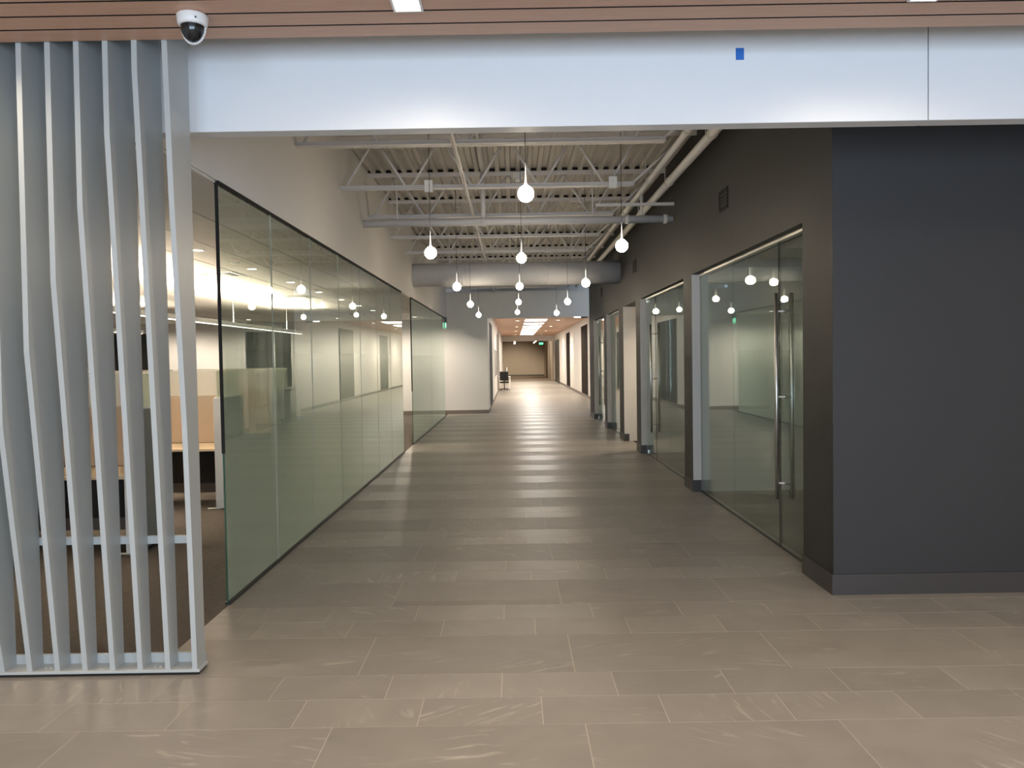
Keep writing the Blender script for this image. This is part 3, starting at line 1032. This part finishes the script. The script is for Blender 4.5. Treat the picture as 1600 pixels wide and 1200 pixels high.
# ------------------------------------------------------------------ exit signs
def exit_sign(loc, rotz, label, canopy):
    t = thing('exit_sign', loc, label, 'exit sign')
    pl = obj('sign_plate', MB().bev(loc[0] - .15, loc[0] + .15, loc[1] - .006, loc[1] + .006, loc[2] - .09, loc[2] + .09, .002), 'exitglow', t)
    obj('canopy', MB().bev(loc[0] - .16, loc[0] + .16, loc[1] - .03, loc[1] + .03, loc[2] + .09, loc[2] + canopy, .004), 'black', t)
    cu = bpy.data.curves.new('exit_text', 'FONT')
    cu.body = 'EXIT'
    cu.align_x = 'CENTER'
    cu.align_y = 'CENTER'
    cu.size = 0.16
    cu.extrude = 0.001
    tmp = bpy.data.objects.new('exit_text', cu)
    COL.objects.link(tmp)
    dg = bpy.context.evaluated_depsgraph_get()
    dg.update()
    me = bpy.data.meshes.new_from_object(tmp.evaluated_get(dg))
    bpy.data.objects.remove(tmp)
    for s in (0, 1):
        m2 = me.copy()
        rot = Matrix.Rotation(math.pi * s, 4, 'Z') @ Matrix.Rotation(math.pi / 2, 4, 'X')
        m2.transform(Matrix.Translation((loc[0], loc[1] + (-.008 if s == 0 else .008), loc[2])) @ rot)
        m2.materials.clear()
        obj('lettering', m2, 'exitletter', t)
    t.rotation_euler = (0, 0, rotz)
    return t


exit_sign((-2.049, 24.75, 2.80), math.pi / 2, 'green exit sign seen edge on at the end of the frosted glass', 0.25)
exit_sign((2.2, 60.85, 2.84), 0, 'green exit sign hanging at the far end of the hall', 0.2)

t = thing('surface_lamp', (2.12, YE + .1, 3.05), 'short white lamp with a dark end box under the right end of the far header', 'ceiling light')
obj('lamp_lens', MB().bev(2.0, 2.2, YE + .04, YE + .12, 3.02, 3.05, .004), 'tube', t)
obj('end_box', MB().bev(2.21, 2.42, YE + .03, YE + .13, 3.01, 3.05, .004), 'black', t)
# ------------------------------------------------------------------ office lights and furniture
for (x, y0, y1, lab) in ((-5.0, 6.4, 19.0, 'long white linear pendant lamp seen through the frosted glass'), (-8.0, 6.4, 17.3, 'long white linear pendant lamp deeper in the open office')):
    t = thing('linear_pendant', (x, (y0 + y1) / 2, 2.44), lab, 'pendant lamp')
    obj('housing', MB().bev(x - .04, x + .04, y0, y1, 2.41, 2.47, .005).box(x - .04, x - .034, y0, y1, 2.47, 2.484).box(x + .034, x + .04, y0, y1, 2.47, 2.484).box(x - .034, x + .034, y0, y0 + .01, 2.47, 2.484).box(x - .034, x + .034, y1 - .01, y1, 2.47, 2.484), 'plastic', t)
    obj('uplight_lens', MB().box(x - .032, x + .032, y0 + .02, y1 - .02, 2.470, 2.474), 'linglow', t)
    obj('downlight_lens', MB().box(x - .032, x + .032, y0 + .02, y1 - .02, 2.405, 2.410), 'lindown', t)
    for y in (y0 + 1.2, y0 + 4.6, y0 + 8.0, y0 + 11.4):
        obj('suspension_cable', MB().tube((x, y, 2.47), (x, y, 3.03), 0.004, 6), 'plastic', t)
wn = ['nearest the lobby', 'second from the lobby', 'third from the lobby', 'fourth from the lobby', 'fifth from the lobby', 'sixth from the lobby', 'seventh from the lobby', 'nearest the end wall']
for i in range(8):
    x, y = -3.54, 9.08 + 1.9 * i
    t = thing('recessed_downlight', (x, y, 3.03), 'round downlight in the office ceiling, %s' % wn[i], 'ceiling light', 'round downlights of the open office')
    obj('trim_ring', MB().lathe([(.062, -.004), (.085, -.004), (.088, 0), (.062, .0)], (x, y, 3.03), 20), 'plastic', t)
    obj('lens', MB().lathe([(.001, -.001), (.063, -.001), (.063, .0)], (x, y, 3.028), 20), 'canglow', t)
    spot('office_can_lamp', (x, y, 3.0), 60, WARM, 2.0, 0.7, 0.06)
for i, x in enumerate((-2.9, -5.17, -7.83, -10.4)):
    y = 23.85
    t = thing('recessed_downlight', (x, y, 3.03), 'round wall washing downlight before the office end wall, %s' % ['behind the short glass wall', 'second from the short glass wall', 'third from the short glass wall', 'furthest from the glass walls'][i], 'ceiling light', 'wall washers of the open office')
    obj('trim_ring', MB().lathe([(.062, -.004), (.085, -.004), (.088, 0), (.062, .0)], (x, y, 3.03), 20), 'plastic', t)
    obj('lens', MB().lathe([(.001, -.001), (.063, -.001), (.063, .0)], (x, y, 3.028), 20), 'canglow', t)
    spot('wall_wash_lamp', (x, y, 2.99), 180, (1.0, 0.88, 0.72), 3.0, 0.5, 0.06)
t = thing('smoke_detector', (-3.52, 10.25, 3.03), 'small white disc detector between the office downlights', 'detector')
obj('detector_base', MB().lathe([(.001, -.02), (.05, -.018), (.06, -.006), (.06, 0)], (-3.52, 10.25, 3.03), 20), 'plastic', t)
for (y, lab) in ((11.5, 'square ceiling diffuser in the office nearest the lobby'), (15.7, 'square ceiling diffuser in the middle of the office ceiling'), (21.7, 'square ceiling diffuser near the office end wall')):
    x = -4.18
    t = thing('air_diffuser', (x, y, 3.03), lab, 'vent', 'air diffusers in the office ceiling')
    for k, rr in enumerate((.29, .21, .13)):
        f = MB()
        zz = 3.026 - .004 * k
        w_ = .045
        f.box(x - rr, x + rr, y - rr, y - rr + w_, zz - .008, zz).box(x - rr, x + rr, y + rr - w_, y + rr, zz - .008, zz)
        f.box(x - rr, x - rr + w_, y - rr + w_, y + rr - w_, zz - .008, zz).box(x + rr - w_, x + rr, y - rr + w_, y + rr - w_, zz - .008, zz)
        obj('diffuser_ring', f, 'board' if k == 1 else 'plastic', t)


def make_workstation(x, y):
    t = thing('cubicle_workstation', (x, y, 0), None, 'workstation', 'cubicle workstations in the open office')
    wdt, dep = 1.76, 0.72
    yb = y + dep
    obj('side_panel', MB().bev(x - .085, x, y + .02, yb + .04, 0.03, 1.33, .004), 'greyfab', t)
    obj('end_cap', MB().bev(x - .09, x + .004, y, y + .02, 0.02, 1.335, .004), 'plastic', t)
    obj('top_cap', MB().bev(x - .09, x + .004, y + .02, yb + .04, 1.33, 1.345, .003), 'plastic', t)
    obj('side_screen', MB().box(x - .05, x - .036, y + .0, yb + .02, 1.345, 1.66), 'sidescreen', t)
    obj('tackboard', MB().bev(x - wdt, x - .09, yb, yb + .045, 0.74, 1.33, .004), 'tan', t)
    obj('back_screen', MB().bev(x - wdt, x - .15, yb + .005, yb + .025, 1.335, 1.66, .004), 'screen', t)
    obj('lower_panel', MB().box(x - wdt, x - .09, yb, yb + .045, 0.22, 0.74), 'darkfab', t)
    obj('raceway', MB().bev(x - wdt, x - .09, yb - .02, yb + .05, 0.10, 0.22, .004), 'base_grey', t)
    obj('desk_top', MB().bev(x - wdt, x - .09, y + .02, yb, 0.70, 0.735, .006), 'maple', t)
    obj('foot', MB().bev(x - .20, x - .04, y + .02, y + .06, 0.0, 0.022, .004), 'chrome', t)
    obj('leg', MB().box(x - .06, x - .03, y + .06, y + .10, 0.0, 0.04).box(x - wdt, x - wdt + .04, y + .3, y + .36, 0, 0.70), 'base_grey', t)
    return t


w0 = make_workstation(-3.47, 7.26)
rows = ['nearest the slat screen', 'second behind the slat screen', 'third behind the slat screen']
for r_, y in enumerate((7.26, 9.48, 11.70)):
    for c_, x in enumerate((-3.47, -5.24)):
        o = w0 if (r_, c_) == (0, 0) else copy_tree(w0)
        o.location = (x, y, 0)
        o['label'] = 'tan cubicle desk with white screen, %s, %s' % (rows[r_], 'on the aisle' if c_ == 0 else 'deeper in')

# ------------------------------------------------------------------ far hall
struct('wall_left', MB().box(FX0 - .2, FX0, YE + .35, 43.0, 0, FZ + .1).box(FX0 - .2, FX0, 48.5, FY, 0, FZ + .1)
       .box(FX0 - 2.4, FX0 - 2.2, 42.8, 48.7, 0, FZ + .1).box(FX0 - 2.2, FX0 - .2, 48.5, 48.7, 0, FZ + .1).box(FX0 - 2.2, FX0 - .2, 42.8, 43.0, 0, FZ + .1), 'white', 'white wall of the far hall with the two dark doors')
struct('floor', MB().box(FX0 - 2.2, FX0, 43.0, 48.5, -.05, -0.001), 'lino', 'brown floor of the desk alcove')
struct('wall_right', MB().box(FX1, FX1 + .2, YE, FY, 0, FZ + .1), 'white', 'white wall of the far hall beyond the charcoal wall')
struct('baseboard_left', MB().box(FX0, FX0 + .012, YE + .35, 43.0, 0, .12), 'base_grey', 'grey rubber base of the far hall on the desk side')
struct('baseboard_right', MB().box(FX1 - .012, FX1, YE + .35, FY, 0, .12), 'base_grey', 'grey rubber base of the far hall opposite the desk')
struct('ceiling', MB().box(FX0 - 2.4, FX1 + .2, YE + .35, FY, FZ, FZ + .08), 'wood', 'reddish wood ceiling of the far hall')
struct('wall_front', MB().box(-2.5, 6, FY, FY + .3, 3.04, FZ + .3).box(-2.5, FX0 + .05, FY, FY + .3, 0, 3.04).box(FX1 - .02, 6, FY, FY + .3, 0, 3.04), 'white', 'white lintel and jambs at the far end of the hall')
struct('wall_back', MB().box(-2.5, 6, 78.6, 78.8, 0, FZ + .1), 'taupe', 'taupe wall closing the far lobby')
struct('wall_left', MB().box(-1.1, -.95, FY + .3, 78.6, 0, FZ + .1), 'taupe', 'taupe side wall of the far lobby behind the desk side')
struct('wall_right', MB().box(3.1, 3.3, FY + .3, 78.6, 0, FZ + .1), 'taupe', 'taupe side wall of the far lobby on the exit sign side')
struct('baseboard_back', MB().box(-.95, 3.1, 78.585, 78.6, 0, .14), 'base_dark', 'dark base of the taupe far wall')
struct('ceiling', MB().box(-2.5, 6, FY + .3, 78.6, FZ, FZ + .08), 'taupe', 'taupe ceiling of the far lobby')
for y in (66.0, 71.5):
    struct('trim_%d' % (3 if y < 70 else 4), MB().box(3.06, 3.10, y, y + .12, 0, 2.9), 'doordark', 'dark door trim on the far lobby side wall, %s the lintel' % ('nearer' if y < 70 else 'further from'))

for n, (a, b, z, lab) in enumerate(((27.2, 30.8, 3.03, 'tall grey blue double door on the desk side of the far hall'), (40.7, 42.9, 3.05, 'tall dark door next to the desk alcove'))):
    d = thing('door_%d' % (3 + n), (FX0, (a + b) / 2, 0), lab, kind='structure')
    mid = (a + b) / 2
    obj('door_leaf', MB().bev(FX0 - .02, FX0 + .006, a, mid - .012, 0.01, z, .002), 'doorblue', d)
    obj('door_leaf', MB().bev(FX0 - .02, FX0 + .006, mid + .012, b, 0.01, z, .002), 'doorblue', d)
    obj('meeting_strip', MB().box(FX0 - .02, FX0 + .008, mid - .012, mid + .012, 0.01, z), 'plastic', d)
    obj('door_frame', MB().box(FX0, FX0 + .01, a - .06, a, 0, z + .06).box(FX0, FX0 + .01, b, b + .06, 0, z + .06).box(FX0, FX0 + .01, a, b, z, z + .06), 'white', d)
for n, (a, b, z, lab) in enumerate(((33.9, 37.1, 3.16, 'tall dark brown door of the far hall nearest the charcoal wall'), (44.4, 47.3, 3.17, 'tall dark brown door further down the far hall'))):
    d = thing('door_%d' % (5 + n), (FX1, (a + b) / 2, 0), lab, kind='structure')
    obj('door_leaf', MB().bev(FX1 - .006, FX1 + .02, a, b, 0.01, z, .002), 'doordark', d)
    obj('door_frame', MB().box(FX1 - .01, FX1, a - .06, a, 0, z + .06).box(FX1 - .01, FX1, b, b + .06, 0, z + .06).box(FX1 - .01, FX1, a, b, z, z + .06), 'white', d)
d = thing('door_8', (FX1, 57, 0), 'dark framed glass doors by the lintel of the far hall', kind='structure')
for (a, b) in ((54.6, 56.9), (57.1, 59.6)):
    obj('glass_leaf', MB().box(FX1 - .03, FX1 - .01, a + .08, b - .08, 0.1, 2.9), 'windark', d)
    obj('door_frame', MB().box(FX1 - .05, FX1, a, a + .08, 0, 3.0).box(FX1 - .05, FX1, b - .08, b, 0, 3.0).box(FX1 - .05, FX1, a + .08, b - .08, 2.9, 3.0).box(FX1 - .05, FX1, a + .08, b - .08, 0, .1), 'black', d)
t = thing('notice_board', (FX0, 37.4, 1.55), 'grey notice board on the wall between the two dark doors', 'board')
obj('board_panel', MB().box(FX0, FX0 + .02, 34.2, 39.9, .97, 2.13), 'board', t)
obj('board_frame', MB().box(FX0, FX0 + .03, 34.15, 39.95, 2.13, 2.17).box(FX0, FX0 + .03, 34.15, 39.95, .93, .97).box(FX0, FX0 + .03, 34.15, 34.2, .97, 2.13).box(FX0, FX0 + .03, 39.9, 39.95, .97, 2.13), 'plastic', t)

pn = ['nearest', 'second', 'third', 'fourth', 'fifth', 'sixth', 'furthest']
for i in range(-2, 7):
    y0 = 34.8 + 3.48 * i
    t = thing('ceiling_panel_light', (1.07, y0 + 1.2, FZ), ('bright rectangular ceiling panel light of the far hall, %s of the seven in view' % pn[i]) if i >= 0 else 'ceiling panel light tucked behind the end wall header, %s' % ('closest to it' if i == -2 else 'next one along'), 'ceiling light', 'panel lights of the far hall')
    obj('diffuser', MB().box(.59, 1.55, y0 + .03, y0 + 1.87, FZ - .012, FZ - .002), 'panelglow', t)
    obj('light_frame', MB().box(.56, .59, y0, y0 + 1.9, FZ - .02, FZ).box(1.55, 1.58, y0, y0 + 1.9, FZ - .02, FZ).box(.59, 1.55, y0, y0 + .03, FZ - .02, FZ).box(.59, 1.55, y0 + 1.87, y0 + 1.9, FZ - .02, FZ), 'plastic', t)
rowtxt = ['first', 'second', 'third', 'last']
for n in range(8):  # desk row extended and brown door row added to brighten the far hall
    x, y = (0.26, 2.1)[n % 2], 36.3 + 6.96 * (n // 2)
    t = thing('recessed_downlight', (x, y, FZ), 'round downlight in the far hall ceiling, %s in the %s row' % (rowtxt[n // 2], ['desk', 'added brown door side'][n % 2]), 'ceiling light', 'round downlights of the far hall')
    obj('trim_ring', MB().lathe([(.09, -.006), (.13, -.006), (.135, 0), (.09, 0)], (x, y, FZ), 16), 'plastic', t)
    obj('lens', MB().lathe([(.001, -.003), (.09, -.003), (.09, 0)], (x, y, FZ), 16), 'canglow', t)
    spot('far_hall_lamp', (x, y, FZ - .04), 210, WARM, 2.6, 0.8, 0.08)
# far lobby lamps
t = thing('track_spotlight', (0.2, 66.0, 3.2), 'small white spotlight under the far lobby ceiling', 'spotlight')
obj('spot_head', MB().tube((0.2, 66, 2.98), (0.2, 66.1, 3.22), 0.09, 14), 'plastic', t)
obj('spot_stem', MB().tube((0.2, 66.1, 3.2), (0.2, 66.1, FZ), 0.02, 8), 'plastic', t)
obj('spot_lens', MB().tube((0.2, 65.99, 2.965), (0.2, 66, 2.979), 0.075, 14), 'tube', t)
spot('far_wall_washer', (0.2, 70.0, 3.2), 1500, WARM, 1.1, 0.8, 0.1, (math.radians(62), 0, 0))
t = thing('tube_lamp', (1.85, 64.0, 3.1), 'slanting white tube lamp near the far exit sign', 'ceiling light')
obj('tube', MB().tube((1.7, 63.6, 2.95), (2.05, 64.4, 3.2), 0.035, 10), 'tube', t)
obj('tube_mount', MB().tube((2.05, 64.4, 3.2), (2.05, 64.4, FZ), 0.02, 8), 'plastic', t)
area('far_lobby_fill_lamp', (1.0, 66.0, 3.4), (0, 0, 0), 2.5, 6, 170, (1.0, 0.86, 0.68))

# office chair and desk in the alcove
cx0, cy0 = -0.46, 43.5
t = thing('office_chair', (cx0, cy0, 0), 'black mesh office chair at the white desk in the far hall', 'chair')
for k in range(5):
    a = 2 * math.pi * k / 5 + .3
    l = obj('base_arm', MB().tube((cx0, cy0, .12), (cx0 + .29 * math.cos(a), cy0 + .29 * math.sin(a), .075), .026, 8, r1=.016), 'black', t)
    obj('caster', MB().tube((cx0 + .29 * math.cos(a) - .02, cy0 + .29 * math.sin(a), .035), (cx0 + .29 * math.cos(a) + .02, cy0 + .29 * math.sin(a), .035), .034, 12), 'black', l)
obj('gas_post', MB().tube((cx0, cy0, .1), (cx0, cy0, .42), .027, 10), 'black', t)
obj('seat', MB().bev(cx0 - .25, cx0 + .25, cy0 - .24, cy0 + .24, .42, .50, .025), 'mesh', t)
obj('backrest', MB().bev(cx0 - .24, cx0 + .22, cy0 - .29, cy0 - .24, .56, 1.05, .02), 'mesh', t)
obj('back_bracket', MB().bev(cx0 - .03, cx0 + .03, cy0 - .30, cy0 - .20, .40, .62, .008), 'black', t)
t = thing('desk', (-0.5, 45.0, 0), 'white desk standing in the alcove of the far hall', 'desk')
obj('desk_top', MB().bev(-1.6, -.12, 44.35, 45.2, .71, .745, .005), 'plastic', t)
for (x, y) in ((-.18, 44.42), (-.18, 45.13), (-1.54, 44.42), (-1.54, 45.13)):
    obj('leg', MB().bev(x - .03, x + .03, y - .03, y + .03, 0, .71, .004), 'plastic', t)
obj('privacy_panel', MB().bev(-.15, -.125, 44.4, 45.15, .36, .71, .003), 'plastic', t)
t = thing('computer_monitor', (-.30, 44.8, .745), 'white backed monitor on the far white desk', 'monitor')
obj('monitor_screen', MB().bev(-.40, -.37, 44.5, 45.1, .88, 1.27, .004), 'black', t)
obj('back_shell', MB().bev(-.37, -.30, 44.52, 45.08, .90, 1.25, .02), 'plastic', t)
obj('stand', MB().bev(-.36, -.32, 44.76, 44.84, .755, .95, .005), 'plastic', t)
obj('stand_foot', MB().bev(-.46, -.24, 44.68, 44.92, .746, .757, .003), 'plastic', t)
